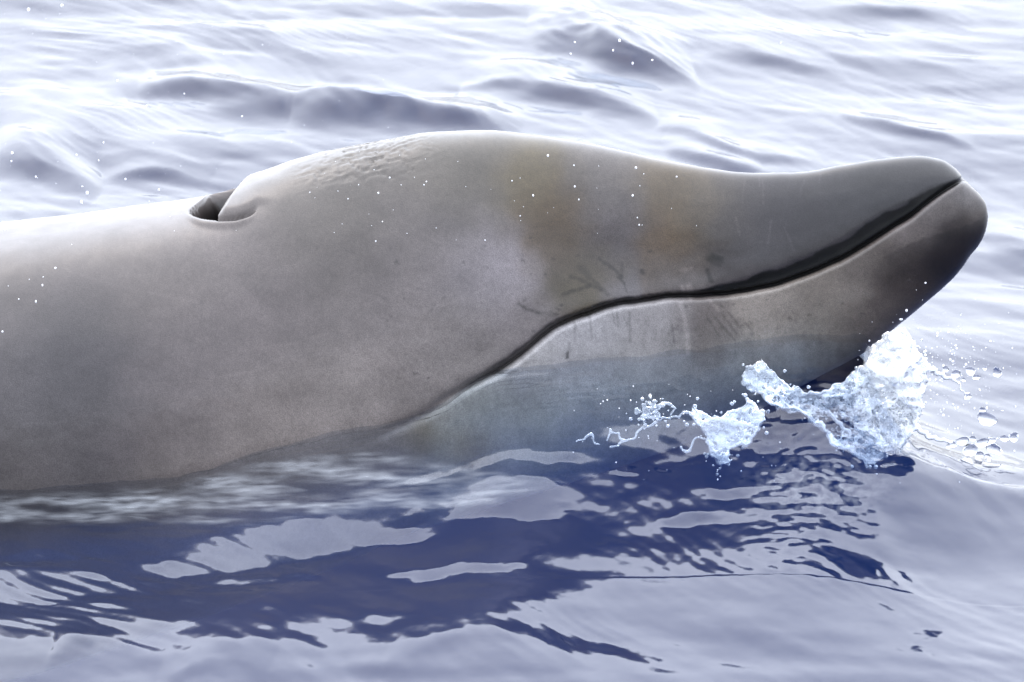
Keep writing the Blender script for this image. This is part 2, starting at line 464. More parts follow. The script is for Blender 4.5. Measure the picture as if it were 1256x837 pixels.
nz2 = n_.new('ShaderNodeTexNoise'); nz2.inputs['Scale'].default_value = 22; nz2.inputs['Detail'].default_value = 5
l_.new(tc.outputs['Object'], nz2.inputs['Vector'])
mr2 = n_.new('ShaderNodeMapRange'); mr2.inputs[1].default_value = .3; mr2.inputs[2].default_value = .7; mr2.inputs[3].default_value = .3; mr2.inputs[4].default_value = .46
l_.new(nz2.outputs['Fac'], mr2.inputs[0]); l_.new(mr2.outputs[0], bsdf.inputs['Roughness'])
bsdf.inputs['IOR'].default_value = 1.42
bsdf.inputs['Coat Roughness'].default_value = .16
bsdf.inputs['Coat IOR'].default_value = 1.36
sq = n_.new('ShaderNodeMath'); sq.operation = 'MULTIPLY'; sq.inputs[1].default_value = .75
l_.new(att.outputs['Alpha'], sq.inputs[0]); l_.new(sq.outputs[0], bsdf.inputs['Coat Weight'])
bsdf.inputs['Specular IOR Level'].default_value = .22
bsdf.inputs['Subsurface Weight'].default_value = 0.0
bp = n_.new('ShaderNodeBump'); bp.inputs['Strength'].default_value = .25; bp.inputs['Distance'].default_value = .001
l_.new(nz.outputs['Fac'], bp.inputs['Height']); l_.new(bp.outputs[0], bsdf.inputs['Normal'])

add_obj('whale', whale(), m_skin,
        'grey-brown beaked whale lifting its head and long beak out of the water', 'whale')

# ------------------------------------------------------------------ sea
c_u = [-2000, 0, 100, 200, 300, 400, 490, 547, 614, 700, 800, 860, 940, 1000, 1050, 1100]
c_v = [606, 606, 601, 590, 567, 543, 518, 496, 459, 448, 439, 432, 423, 420, 422, 424]
f_contact = pchip(c_u, c_v)

def sea_height(x, y):
    u = U0 + x * S
    # open-sea ripples: many small directional wave trains, patchy
    rng = np.random.RandomState(11)
    h = np.zeros_like(x)
    wx = x + .10 * perlin(x * 1.9, y * 1.2, 101) + .03 * perlin(x * 6, y * 4, 102)
    wy = y + .16 * perlin(x * 1.7, y * 1.1, 103) + .04 * perlin(x * 6, y * 4, 104)
    patch = .55 + .9 * np.clip(fbm(x * 1.1, y * .55, 105, 3) + .3, 0, 1)
    for i in range(46):
        lam = .075 * (1.3 / .075) ** rng.rand()
        ang = math.radians(rng.normal(62, 34))          # travel direction of the train
        kx, ky = 2 * math.pi / lam * math.cos(ang), 2 * math.pi / lam * math.sin(ang)
        slope = .0115 * (lam / .4) ** .15
        ph = rng.rand() * 6.28
        h += slope * lam / (2 * math.pi) * np.sin(kx * wx + ky * wy + ph) * 1.0
    h *= patch
    fine = np.clip(fbm(x * 1.6 + 7, y * .9, 106, 2) + .12, 0, 1)
    h += .0013 * fine * fbm(wx * 9 + wy * 4, wy * 9 - wx * 3, 107, 3)
    al, ac = .45 * wx - .89 * wy, .89 * wx + .45 * wy
    grain = .35 + np.clip(fbm(x * 1.3 + 3, y * .7 + 5, 108, 2) + .2, 0, 1)
    h += grain * (.0034 * perlin(ac * 13, al * 3, 109) + .0013 * perlin(ac * 33, al * 6, 110))
    trains = np.clip(perlin(x * 2.3 + 11, y * 1.9, 114) + .05, 0, 1) * 1.6
    back = smooth(.3, .9, y)
    h += back * (.0030 * perlin(wx * 8 + wy * 3, wy * 3.2 - wx * 2, 141) + .0016 * perlin(ac * 24, al * 7, 142))
    h += .00042 * trains * np.sin((.82 * wx + .57 * wy + .022 * perlin(x * 8, y * 6, 115)) * 2 * np.pi / .028)
    # streaks with a face turned to the boat (pixel polyline, half-width m, height m)
    for pts, sg, am, comb in STREAKS:
        pl = np.array([px_sea(a, b)[:2] for a, b in pts])
        sel = (x > pl[0, 0] - .05) & (x < pl[-1, 0] + .05) & (np.abs(y - pl[:, 1].mean()) < 2.0)
        if not sel.any(): continue
        xs = x[sel] + .04 * perlin(x[sel] * 5, y[sel] * 3, 111); ys = y[sel] + .07 * perlin(x[sel] * 5, y[sel] * 3, 112) + .025 * perlin(x[sel] * 14, y[sel] * 6, 116)
        yl = pchip(pl[:, 0], pl[:, 1])(xs)
        tb = np.clip((xs - pl[0, 0]) / (pl[-1, 0] - pl[0, 0]), 0, 1)
        dy = ys - yl
        prof = np.exp(-(dy / (sg * np.where(dy > 0, 2.6, 1) * 1.15)) ** 2) * np.sin(np.pi * tb) ** .8 * (.75 + .6 * perlin(xs * 4, ys * 1.5, 117))
        hh = np.zeros(x.shape); hh[sel] = am * prof * (1 + (.012 + .03 * comb) * np.sin((xs * .85 + ys * .33 + .02 * perlin(xs * 9, ys * 9, 113)) * 2 * np.pi / .03))
        h += hh
    # swell: the water in front of the whale lies on a face that drops towards the boat
    h += RISE * (np.clip(y, 0, None) - np.clip(y - 5.0, 0, None)) 
    h += .034 * np.exp(-((x - (1112 - U0) / S) / .085) ** 2 - ((y + .48) / .22) ** 2)
    # bow wave carried along the jaw
    uc = np.clip(u, -2000, 1100)
    w = np.maximum(f_wid(np.clip(u, -2900, 1212)), .05) * .93
    Hc = np.maximum((V0 + w * S * sp - f_contact(uc)) / (S * cp), 0)
    Hc = Hc * smooth(60, 330, u)
    ad = np.abs(y)
    L = .60
    t = np.clip((ad - w) / L, 0, None)
    cut = 1082 - 25 * t + 12 * perlin(x * 9, y * 7, 121)
    sw = 26 + 70 * t
    Hc = Hc * (.66 * smooth(cut + sw, cut - sw, u) + .34 * np.exp(-np.clip(u - cut, 0, None) / (85 + 40 * t)))
    bow = Hc * np.exp(-t * L / .60) * smooth(3.4, 1.9, t)
    rough = smooth(.02, .1, bow) * smooth(-.15, .2, t) * smooth(420, 700, u)
    bow += rough * (.0035 * fbm(x * 9, y * 6, 122, 3) + .0025 * smooth(860, 960, u) * smooth(1120, 1060, u) * fbm(x * 32, y * 26, 123, 2))
    h = h * (1 - .6 * smooth(.03, .12, bow)) + bow
    # thin film dragged along the skin: lines that follow the flow
    film = smooth(.34, .02, t) * smooth(-60, 120, u) * smooth(900, 600, u) * smooth(-.3, 0, t + .3)
    h += film * (1 + 1.2 * smooth(.12, 0, t)) * (.0026 * perlin(x * 3.5, t * L * 70 + x * 2, 131) + .0016 * perlin(x * 7, t * L * 150 + x * 4, 132))
    h += smooth(.16, .0, t) * smooth(-100, 60, u) * smooth(1120, 1040, u) * (.006 * perlin(x * 13, y * 9, 133) + .003 * perlin(x * 33, y * 20, 134))
    # small raised lip of water where it meets the flank behind the bow wave
    h += .010 * smooth(.25, .0, t) * smooth(500, 300, u) * smooth(-1200, -200, u)
    return h

STREAKS = [
    ([(655, 45), (700, 38), (760, 66), (850, 96)], 0.093, 0.050, 1),
    ([(560, 108), (640, 106), (720, 118), (800, 136)], 0.076, 0.043, 0),
    ([(360, 150), (450, 148), (560, 158), (640, 160)], 0.082, 0.041, 0),
    ([(180, 108), (250, 112), (350, 140)], 0.066, 0.020, 0),
    ([(800, 150), (860, 172), (920, 190), (1000, 194)], 0.043, 0.020, 0),
    ([(820, 188), (870, 202), (930, 212)], 0.043, 0.024, 0),
    ([(-20, 190), (50, 205), (120, 232)], 0.087, 0.043, 0),
    ([(130, 208), (190, 206), (260, 220)], 0.054, 0.020, 0),
    ([(980, 8), (1100, 14), (1200, 36)], 0.066, 0.016, 0),
    ([(1030, 145), (1110, 162), (1200, 185)], 0.033, 0.012, 0),
    ([(120, 96), (260, 112), (400, 140), (500, 150)], 0.090, 0.030, 0),
    ([(250, 128), (380, 136), (520, 150)], 0.070, 0.022, 0),
    ([(860, 60), (960, 74), (1040, 92)], 0.050, 0.011, 0),
    ([(40, 60), (160, 66), (260, 76)], 0.060, 0.011, 0),
    ([(1200, 300), (1270, 310)], 0.066, 0.020, 0),
    ([(470, 765), (560, 752), (640, 760), (720, 772)], .055, .012, 0),
    ([(180, 772), (260, 762), (330, 772)], .05, .009, 1),
    ([(60, 750), (110, 742)], .05, .006, 0),
]

PALE = [(75, 681, 42, 8), (60, 722, 120, 24), (190, 728, 50, 14), (360, 684, 130, 22), (300, 700, 110, 12), (450, 668, 60, 18), (490, 690, 40, 10), (615, 670, 70, 18), (660, 682, 30, 9),
        (560, 640, 110, 7), (150, 648, 60, 4), (660, 640, 50, 6), (340, 727, 60, 5), (560, 732, 80, 6), (820, 632, 40, 12), (840, 690, 32, 6), (880, 668, 25, 6), (760, 650, 10, 4), (700, 620, 12, 4), (960, 628, 40, 6)]

def face_slope(u, v, x, y):
    wu = u + 22 * perlin(u / 38, v / 13, 201) + 12 * perlin(u / 12, v / 4, 202)
    wv = v + 9 * perlin(u / 50, v / 20, 203) + 5 * perlin(u / 15, v / 6, 204)
    m = np.zeros_like(u)
    for cu, cv, ru, rv in PALE:
        m = np.maximum(m, smooth(1.25, .75, np.sqrt(((wu - cu) / ru) ** 2 + ((wv - cv) / rv) ** 2)))
    near = smooth(700, 800, wv + 34 * perlin(u / 150, v / 200 + 1.5, 205))
    m = np.maximum(m, near * (.58 - .22 * smooth(760, 840, v) + .45 * perlin(u / 90, v / 14, 206)))
    m = np.maximum(m, smooth(1060, 1120, wu))
    return .16 * np.clip(m, 0, 1.1) + .10 * np.exp(-((u - 1180) / 80) ** 2 - ((v - 640) / 55) ** 2)

def swell_face():
    st = .005
    gx, gy = np.arange(-1.4, 1.4, st), np.arange(-2.9, -.3, st)
    X, Y = np.meshgrid(gx, gy, indexing='xy')
    zbar = .10 * np.minimum(gy + .45, 0)
    Z = np.zeros_like(X)
    tap = smooth(-.36, -.5, Y) * smooth(-2.85, -2.3, Y) * smooth(1.38, 1.1, np.abs(X))
    ky = np.fft.fftfreq(len(gy), st)[:, None] * 2 * np.pi
    kx = np.fft.fftfreq(len(gx), st)[None, :] * 2 * np.pi
    den = ky ** 2 + .35 * kx ** 2; den[0, 0] = 1
    for it in range(3):
        z = zbar[:, None] + Z
        dep = DIST + Y * cp - z * sp
        vv = IMG_H / 2 - (S * (Y * sp + z * cp) - (V0 - IMG_H / 2)) * DIST / dep
        s_ = face_slope(U0 + X * S, vv, X, Y)
        mean = np.sum(s_ * tap, 1) / np.maximum(np.sum(tap, 1), 1e-6)
        mean = np.convolve(mean, np.ones(81) / 81, 'same')
        mean = mean * smooth(-.36, -.5, gy) * smooth(-2.85, -2.3, gy)
        zbar = -np.cumsum(mean[::-1])[::-1] * st
        res = (s_ - mean[:, None]) * tap
        Zh = np.fft.fft2(res) * (-1j * ky) / den
        Zn = np.real(np.fft.ifft2(Zh)) * 1.25
        Z = Zn * smooth(-.3, -.42, Y) * smooth(-2.89, -2.5, Y) * smooth(1.39, 1.2, np.abs(X))
    zbar = zbar - zbar[-1]
    return gx, gy, Z, zbar

def sea():
    def axis(lo, hi, step, far, grow):
        core = list(np.arange(lo, hi, step))
        out, s = [], step
        p = core[-1]
        while p < far:
            s *= grow; p += s; out.append(p)
        pre, s, p = [], step, core[0]
        while p > -far:
            s *= grow; p -= s; pre.append(p)
        return np.array(pre[::-1] + core + out)
    xs = axis(-.86, .86, .0030, 4000, 1.22)
    core = np.concatenate([np.arange(-2.5, -.95, .0062), np.arange(-.95, -.02, .0042), np.arange(-.02, 5.2, .0105)])
    post, s, p = [], .0105, core[-1]
    while p < 9000:
        s *= 1.2; p += s; post.append(p)
    pre, s, p = [], .0062, core[0]
    while p > -4000:
        s *= 1.25; p -= s; pre.append(p)
    ys = np.concatenate([pre[::-1], core, post])
    X, Y = np.meshgrid(xs, ys, indexing='xy')
    Z = sea_height(X, Y)
    far = smooth(3.0, 1.2, np.abs(X)) * smooth(12, 6, Y) * smooth(-12, -5, Y)
    Z = Z * far + (1 - far) * RISE * (np.clip(Y, 0, None) - np.clip(Y - 5.0, 0, None))
    # the near face of the swell, from its slopes towards the boat
    gx, gy, zf, zbar = swell_face()
    fy = np.clip((Y - gy[0]) / (gy[1] - gy[0]), 0, len(gy) - 1.001); fx = np.clip((X - gx[0]) / (gx[1] - gx[0]), 0, len(gx) - 1.001)
    iy, ix = fy.astype(int), fx.astype(int); fy -= iy; fx -= ix
    Z += (zf[iy, ix] * (1 - fx) + zf[iy, ix + 1] * fx) * (1 - fy) + (zf[iy + 1, ix] * (1 - fx) + zf[iy + 1, ix + 1] * fx) * fy
    Z += np.interp(Y, gy, zbar)
    P = np.stack([X, Y, Z], -1)
    me = grid_mesh('sea', P)
    # pale veil mixed into the water along the flank, aerated froth under the splash
    dep = DIST + Y * cp - Z * sp
    uu = IMG_W / 2 + S * X * DIST / dep
    vv = IMG_H / 2 - (S * (Y * sp + Z * cp) - (V0 - IMG_H / 2)) * DIST / dep
    reg = (Y < .1) & (Y > -1.4) & (np.abs(X) < 1)
    u, v, x, y = uu[reg], vv[reg], X[reg], Y[reg]
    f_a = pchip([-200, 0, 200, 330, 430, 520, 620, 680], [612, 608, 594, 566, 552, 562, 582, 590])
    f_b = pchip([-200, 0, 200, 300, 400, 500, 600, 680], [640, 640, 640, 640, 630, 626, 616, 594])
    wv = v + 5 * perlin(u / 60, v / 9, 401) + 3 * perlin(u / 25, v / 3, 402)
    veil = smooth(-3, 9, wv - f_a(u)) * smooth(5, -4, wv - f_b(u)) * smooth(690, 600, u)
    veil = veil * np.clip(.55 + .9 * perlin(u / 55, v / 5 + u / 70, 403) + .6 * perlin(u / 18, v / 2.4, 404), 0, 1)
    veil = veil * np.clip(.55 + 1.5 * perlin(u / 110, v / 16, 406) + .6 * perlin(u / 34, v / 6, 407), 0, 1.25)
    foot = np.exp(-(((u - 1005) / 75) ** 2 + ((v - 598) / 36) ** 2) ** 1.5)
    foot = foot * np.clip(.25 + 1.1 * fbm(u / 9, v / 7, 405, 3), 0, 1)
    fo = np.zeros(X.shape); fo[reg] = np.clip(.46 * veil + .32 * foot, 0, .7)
    # how deep the water is over the body: a thin layer over the skin scatters little light of its own
    uw = U0 + X * S
    clear = smooth(.04, .42, np.abs(Y) - np.maximum(f_wid(np.clip(uw, -2900, 1212)), .05) * .93)
    clear = np.maximum(clear, smooth(1050, 1085, uw))
    ad_ = me.attributes.new('water_depth', 'FLOAT', 'POINT')
    ad_.data.foreach_set('value', clear.reshape(-1).astype(np.float32))
    at = me.attributes.new('veil_foam', 'FLOAT', 'POINT')
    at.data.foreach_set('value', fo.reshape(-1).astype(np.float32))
    return me

m_sea, n_, l_ = new_mat('sea_water')
n_.clear()
out = n_.new('ShaderNodeOutputMaterial')
lw = n_.new('ShaderNodeLayerWeight'); lw.inputs['Blend'].default_value = .5      # Schlick's reflectance of water, the same from both sides
pw = n_.new('ShaderNodeMath'); pw.operation = 'POWER'; pw.inputs[1].default_value = 5
fres = n_.new('ShaderNodeMath'); fres.operation = 'MULTIPLY_ADD'; fres.inputs[1].default_value = .98; fres.inputs[2].default_value = .02
l_.new(lw.outputs['Facing'], pw.inputs[0]); l_.new(pw.outputs[0], fres.inputs[0])
gl = n_.new('ShaderNodeBsdfGlossy'); gl.inputs['Roughness'].default_value = .06
refr = n_.new('ShaderNodeBsdfTransparent')
dif = n_.new('ShaderNodeBsdfDiffuse'); dif.inputs['Color'].default_value = (.0020, .0066, .029, 1)   # light scattered back up by the water
add = n_.new('ShaderNodeAddShader')
wd = n_.new('ShaderNodeAttribute'); wd.attribute_name = 'water_depth'
ws = n_.new('ShaderNodeVectorMath'); ws.operation = 'SCALE'; ws.inputs[0].default_value = (.0020, .0066, .029)
l_.new(wd.outputs['Fac'], ws.inputs['Scale']); l_.new(ws.outputs[0], dif.inputs['Color'])
l_.new(refr.outputs[0], add.inputs[0]); l_.new(dif.outputs[0], add.inputs[1])
refr.inputs['Color'].default_value = (.93, .96, 1, 1)
mix = n_.new('ShaderNodeMixShader')
geo = n_.new('ShaderNodeNewGeometry')
nz = n_.new('ShaderNodeTexNoise'); nz.inputs['Scale'].default_value = 22; nz.inputs['Detail'].default_value = 2; nz.inputs['Roughness'].default_value = .55
mp = n_.new('ShaderNodeMapping'); mp.inputs['Rotation'].default_value = (0, 0, math.radians(35)); mp.inputs['Scale'].default_value = (1, .5, 1)
l_.new(geo.outputs['Position'], mp.inputs['Vector']); l_.new(mp.outputs[0], nz.inputs['Vector'])
bp = n_.new('ShaderNodeBump'); bp.inputs['Strength'].default_value = .06; bp.inputs['Distance'].default_value = .02
l_.new(nz.outputs['Fac'], bp.inputs['Height'])
for nd in (lw, gl): l_.new(bp.outputs[0], nd.inputs['Normal'])
l_.new(fres.outputs[0], mix.inputs[0]); l_.new(add.outputs[0], mix.inputs[1]); l_.new(gl.outputs[0], mix.inputs[2])
fa = n_.new('ShaderNodeAttribute'); fa.attribute_name = 'veil_foam'
pale_dif = n_.new('ShaderNodeBsdfDiffuse'); pale_dif.inputs['Color'].default_value = (.27, .285, .31, 1)
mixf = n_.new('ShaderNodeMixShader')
l_.new(fa.outputs['Fac'], mixf.inputs[0]); l_.new(mix.outputs[0], mixf.inputs[1]); l_.new(pale_dif.outputs[0], mixf.inputs[2])
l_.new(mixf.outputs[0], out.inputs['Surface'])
va = n_.new('ShaderNodeVolumeAbsorption'); va.inputs['Color'].default_value = (.42, .56, .72, 1); va.inputs['Density'].default_value = 1.9
l_.new(va.outputs[0], out.inputs['Volume'])
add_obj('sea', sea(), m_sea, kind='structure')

# added sheet under the clear top layer, standing in for the dim blue deep water
m_deep, n_, l_ = new_mat('deep_water')
n_['Principled BSDF'].inputs['Base Color'].default_value = (.060, .064, .09, 1)
n_['Principled BSDF'].inputs['Roughness'].default_value = 1
gx = np.linspace(-5000, 5000, 9); X, Y = np.meshgrid(gx, gx + 2000, indexing='xy')
add_obj('deep_sheet', grid_mesh('deep_sheet', np.stack([X, Y, X * 0 - .8], -1)), m_deep, kind='structure')

# ------------------------------------------------------------------ splash
def surface_nets(F, org, step):
    """F > 0 inside; org, step: 3-vectors of the grid -> verts, quads"""
    inside = F > 0
    c = np.stack([inside[i:F.shape[0] - 1 + i, j:F.shape[1] - 1 + j, k:F.shape[2] - 1 + k] for i in (0, 1) for j in (0, 1) for k in (0, 1)])
    cnt = c.sum(0)
    act = (cnt > 0) & (cnt < 8)
    ids = np.full(act.shape, -1, np.int64)
    cells = np.argwhere(act)
    ids[act] = np.arange(len(cells))
    acc = np.zeros((len(cells), 3)); num = np.zeros(len(cells))
    corners = [(i, j, k) for i in (0, 1) for j in (0, 1) for k in (0, 1)]
    ci, cj, ck = cells.T
    val = {q: F[ci + q[0], cj + q[1], ck + q[2]] for q in corners}
    for q in corners:
        for ax in range(3):
            if q[ax]: continue
            r = list(q); r[ax] = 1; r = tuple(r)
            a, b = val[q], val[r]
            x = (a > 0) != (b > 0)
            t = np.where(x, a / np.where(x, a - b, 1), 0)
            p = np.repeat(np.array(q, float)[None], len(cells), 0); p[:, ax] = t
            acc[x] += p[x]; num[x] += 1
    V = (cells + acc / num[:, None]) * step + org
    quads = []
    for ax in range(3):
        o1, o2 = [(1, 2), (2, 0), (0, 1)][ax]
        sl0 = [slice(1, -1)] * 3; sl1 = [slice(1, -1)] * 3
        sl0[ax] = slice(0, -1); sl1[ax] = slice(1, None)
        A, B = inside[tuple(sl0)], inside[tuple(sl1)]
        for flip, M in ((False, A & ~B), (True, ~A & B)):
            e = np.argwhere(M)
            off = np.ones(3, int); off[ax] = 0
            e = e + off
            def cell(d1, d2):
                w = e.copy(); w[:, o1] -= d1; w[:, o2] -= d2
                return ids[w[:, 0], w[:, 1], w[:, 2]]
            qd = np.stack([cell(1, 1), cell(0, 1), cell(0, 0), cell(1, 0)], -1)
            quads.append(qd[:, ::-1] if flip else qd)
    return V, np.concatenate(quads)

def quad_mesh(name, V, Q):
    me = bpy.data.meshes.new(name)
    Q = Q[(Q >= 0).all(1)]
    me.vertices.add(len(V)); me.vertices.foreach_set('co', V.reshape(-1).astype(np.float32))
    me.loops.add(Q.size); me.loops.foreach_set('vertex_index', Q.reshape(-1).astype(np.int32))
    me.polygons.add(len(Q)); me.polygons.foreach_set('loop_start', (np.arange(len(Q)) * 4).astype(np.int32))
    me.polygons.foreach_set('use_smooth', np.ones(len(Q), bool))
    me.update(calc_edges=True); me.validate()
    return me

def poly_sd(u, v, poly):
    """signed distance to a polygon in pixels, + inside"""
    p = np.array(poly, float); q = np.roll(p, -1, 0)
    d = np.full(u.shape, 1e9); ins = np.zeros(u.shape, bool)
    for (ax, ay), (bx, by) in zip(p, q):
        ex, ey = bx - ax, by - ay
        t = np.clip(((u - ax) * ex + (v - ay) * ey) / (ex * ex + ey * ey), 0, 1)
        d = np.minimum(d, np.hypot(u - ax - t * ex, v - ay - t * ey))
        ins ^= ((ay > v) != (by > v)) & (u < ex * (v - ay) / (ey if ey else 1e-9) + ax)
    return np.where(ins, d, -d)

def splash(name, poly, y0, seed, label, layers=3, lace=.5, depth=46, dens=None, tubes=(), balls=()):
    """lacy sheets of thrown water: grid in (pixel column, pixel row, depth pixels) about world depth y0"""
    p = np.array(list(poly) + [q[:2] for t in tubes for q in t] + [b[:2] for b in balls], float)
    st = 1.4
    u0, v0 = p.min(0) - 12; u1, v1 = p.max(0) + 12
    us, vs_, ds = np.arange(u0, u1, st), np.arange(v0, v1, st), np.arange(-depth, depth, st)
    U, V = np.meshgrid(us, vs_, indexing='ij')
    sd = poly_sd(U + 7 * perlin(U / 16, V / 16, seed) + 4 * perlin(U / 6, V / 6, seed + 1), V + 7 * perlin(U / 16 + 9, V / 16, seed + 2) + 4 * perlin(U / 6 + 5, V / 6, seed + 3), poly)
    F = np.full((len(us), len(vs_), len(ds)), -9.0)
    D = ds[None, None, :]
    for k in range(layers):
        sh = depth * .62 * ((k + .5) / layers * 2 - 1) + depth * .38 * fbm(U / 34 + k * 7, V / 30, seed + 10 + k, 3)
        rid = 1 - 2.1 * np.abs(perlin(U / 15 + 3 * k, V / 17, seed + 20 + k) + .5 * perlin(U / 6.5, V / 6.5, seed + 30 + k))
        rid2 = 1 - 2.4 * np.abs(perlin(U / 7 + 3 * k, V / 6, seed + 40 + k))
        th = 2.7 * np.maximum(rid, rid2 * .85) - 2.7 * lace
        if dens is not None: th = th + dens(U, V)
        rimt = 2.8 * np.exp(-((sd - 3) / 3.0) ** 2)
        th = np.minimum(np.maximum(th, rimt + np.minimum(th, 0) * .5), sd * .9 + .6 - 2 * k)
        F = np.maximum(F, th[..., None] - np.abs(D - sh[..., None]) * .8)
    rs = np.random.RandomState(seed)
    bl = list(balls)
    for i in range(60):
        j = rs.randint(len(poly)); a, b = np.array(poly[j]), np.array(poly[(j + 1) % len(poly)])
        q = a + (b - a) * rs.rand() + rs.normal(0, 7, 2)
        bl.append((q[0], q[1], rs.uniform(1.2, 3.2), rs.normal(0, depth * .3)))
    for t in tubes:
        t = np.array(t, float)
        for a, b in zip(t[:-1], t[1:]):
            n = max(2, int(np.hypot(*(b - a)[:2]) / 1.0))
            for q in np.linspace(a, b, n):
                bl.append((q[0] + 1.5 * math.sin(q[0] * .6), q[1] + 1.2 * math.sin(q[0] * .45 + q[1] * .3), q[2], q[3] if len(q) > 3 else 0))
    for b in bl:
        bu, bv, br = b[:3]; bd = b[3] if len(b) > 3 else 0
        i0, i1 = np.searchsorted(us, [bu - br - 4, bu + br + 4]); j0, j1 = np.searchsorted(vs_, [bv - br - 4, bv + br + 4]); k0, k1 = np.searchsorted(ds, [bd - br - 4, bd + br + 4])
        if min(i1 - i0, j1 - j0, k1 - k0) < 2: continue
        dist = np.sqrt((us[i0:i1, None, None] - bu) ** 2 + (vs_[None, j0:j1, None] - bv) ** 2 + (ds[None, None, k0:k1] - bd) ** 2)
        F[i0:i1, j0:j1, k0:k1] = np.maximum(F[i0:i1, j0:j1, k0:k1], br - dist)
    F[0] = F[-1] = -1; F[:, 0] = F[:, -1] = -1; F[:, :, 0] = F[:, :, -1] = -1
    G, Q = surface_nets(F, np.array([u0, v0, -depth]), np.array([st, st, st]))
    base = px_depth(p[:, 0].mean(), p[:, 1].mean(), y0)
    k = (np.dot(base - CAM, FWD)) / DIST / S
    W = base + ((G[:, 0] - p[:, 0].mean()) * k)[:, None] * RIGHT - ((G[:, 1] - p[:, 1].mean()) * k)[:, None] * UP + (G[:, 2] * k)[:, None] * FWD
    me = quad_mesh(name, W, Q[:, ::-1])
    return add_obj(name, me, m_splash, label, 'splash')

m_splash, n_, l_ = new_mat('splash_water')
b = n_['Principled BSDF']
b.inputs['Base Color'].default_value = (.93, .95, .97, 1)
b.inputs['Roughness'].default_value = .04
b.inputs['IOR'].default_value = 1.333
b.inputs['Transmission Weight'].default_value = .76

m_drop, n_, l_ = new_mat('drop_water')
b = n_['Principled BSDF']
b.inputs['Base Color'].default_value = (.97, .98, 1, 1)
b.inputs['Roughness'].default_value = .0
b.inputs['IOR'].default_value = 1.333
b.inputs['Transmission Weight'].default_value = 1

crown = [(1088, 408), (1108, 402), (1128, 430), (1142, 452), (1132, 480), (1128, 515), (1112, 548), (1085, 560), (1062, 574), (1046, 556), (1022, 548), (1000, 520), (972, 505), (945, 498),
         (928, 484), (908, 470), (912, 450), (930, 444), (948, 456), (966, 474), (1000, 482), (1034, 466), (1058, 446), (1072, 424)]
def crown_dens(U, V):
    return 3.4 * np.exp(-(((U - 1100) / 30) ** 2 + ((V - 440) / 36) ** 2)) + 3.5 * np.exp(-(((U - 925) / 16) ** 2 + ((V - 463) / 15) ** 2)) - 1.2 * np.exp(-(((U - 1020) / 30) ** 2 + ((V - 520) / 25) ** 2))
splash('splash', crown, -.13, 300, 'tall white lacy splash thrown up where the chin cuts the water', layers=5, lace=.43, dens=crown_dens,
       tubes=[[(1138, 450, 3.2, 0), (1158, 462, 2.6, 5), (1172, 466, 1.6, 5), (1186, 486, .9, 5)], [(1118, 520, 3.5, 0), (1140, 536, 2.8, -5), (1165, 542, 2.2, -5)],
              [(1010, 500, 2.5, -10), (1040, 530, 2.5, -14), (1062, 572, 2.2, -16)]])
splash('splash', [(848, 500), (866, 506), (884, 512), (905, 500), (922, 492), (936, 505), (934, 528), (918, 546), (898, 556), (884, 574), (872, 562), (866, 538), (856, 524), (846, 514)], -.24, 340,
       'small white splash lobe hanging in front of the navy wave face', layers=3, lace=.34, depth=28,
       tubes=[[(866, 540, 1.8, 0), (858, 536, 1.6, 0), (850, 540, 1.6, 0), (847, 553, 2.0, 0), (840, 556, 2.2, 0), (836, 548, 1.6, 0)], [(850, 508, 2, 0), (838, 505, 1.6, 2), (834, 512, 1.6, 2), (815, 513, 1.6, 3), (800, 520, 2, 3), (790, 528, 1.6, 3)]])
splash('splash', [(792, 500), (804, 494), (812, 504), (806, 516), (794, 518), (786, 510)], -.26, 370,
       'thin white curls of water along the wet jaw line', layers=1, lace=.5, depth=16,
       tubes=[[(708, 543, 1.4, 0), (718, 538, 1.6, 0), (724, 531, 2.2, 0), (728, 540, 1.4, 0), (734, 546, 1.5, 0)], [(744, 540, 1.4, 0), (748, 528, 1.8, 0), (758, 532, 1.4, 0), (766, 542, 2, 0), (756, 546, 1.5, 0), (748, 550, 1.8, 0)],
              [(764, 544, 1.3, 0), (778, 536, 1.6, 0), (790, 520, 1.8, 0)], [(806, 498, 1.6, 0), (818, 494, 2.4, 0), (828, 500, 1.6, 0), (824, 508, 1.4, 0)]])

# single drops flung ahead of the beak
def drop_mesh(r, seed):
    bm = bmesh.new()
    bmesh.ops.create_icosphere(bm, subdivisions=4, radius=r)
    rs = np.random.RandomState(seed); ph = rs.rand(6) * 6.28; am = rs.uniform(.03, .09, 3)
    for v in bm.verts:
        n = v.co.normalized()
        v.co *= 1 + am[0] * math.sin(3 * n.x + ph[0]) + am[1] * math.sin(4 * n.z + ph[1]) + am[2] * math.sin(2 * n.y + 3 * n.x + ph[2])
    me = bpy.data.meshes.new('water_drop'); bm.to_mesh(me); bm.free()
    for f in me.polygons: f.use_smooth = True
    return me
up_l, up_g = 'small clear drop in the upper string flung ahead of the splash', 'drops in the upper string'
lo_l, lo_g = 'flattened clear drop in the lower string skimming the water', 'drops in the lower string'
DROPS = [(1211, 514, 9, 1.25, 'largest clear drop, hanging alone between the two strings of drops', None),
         (1223, 457, 6, 1, 'round clear drop ending the upper string of drops', None),
         (1243, 536, 6, 1, 'round clear drop ending the lower string of drops', None),
         (1190, 552, 8, 1.1, 'bright round drop hanging under the lower string of drops', None),
         (1187, 486, 4.5, 1, 'small drop at the tip of the thin hanging water thread', None),
         (1205, 503, 3.5, 1.2, 'tiny clear drop perched just above the largest drop', None)]
DROPS += [(u, v, r, sx, up_l, up_g) for u, v, r, sx in [(1190, 455, 5, 1.2), (1208, 452, 2.6, 1), (1173, 459, 4.6, 1.5), (1198, 463, 3.6, 1.2), (1182, 466, 2.6, 1), (1160, 453, 3.2, 1.4)]]
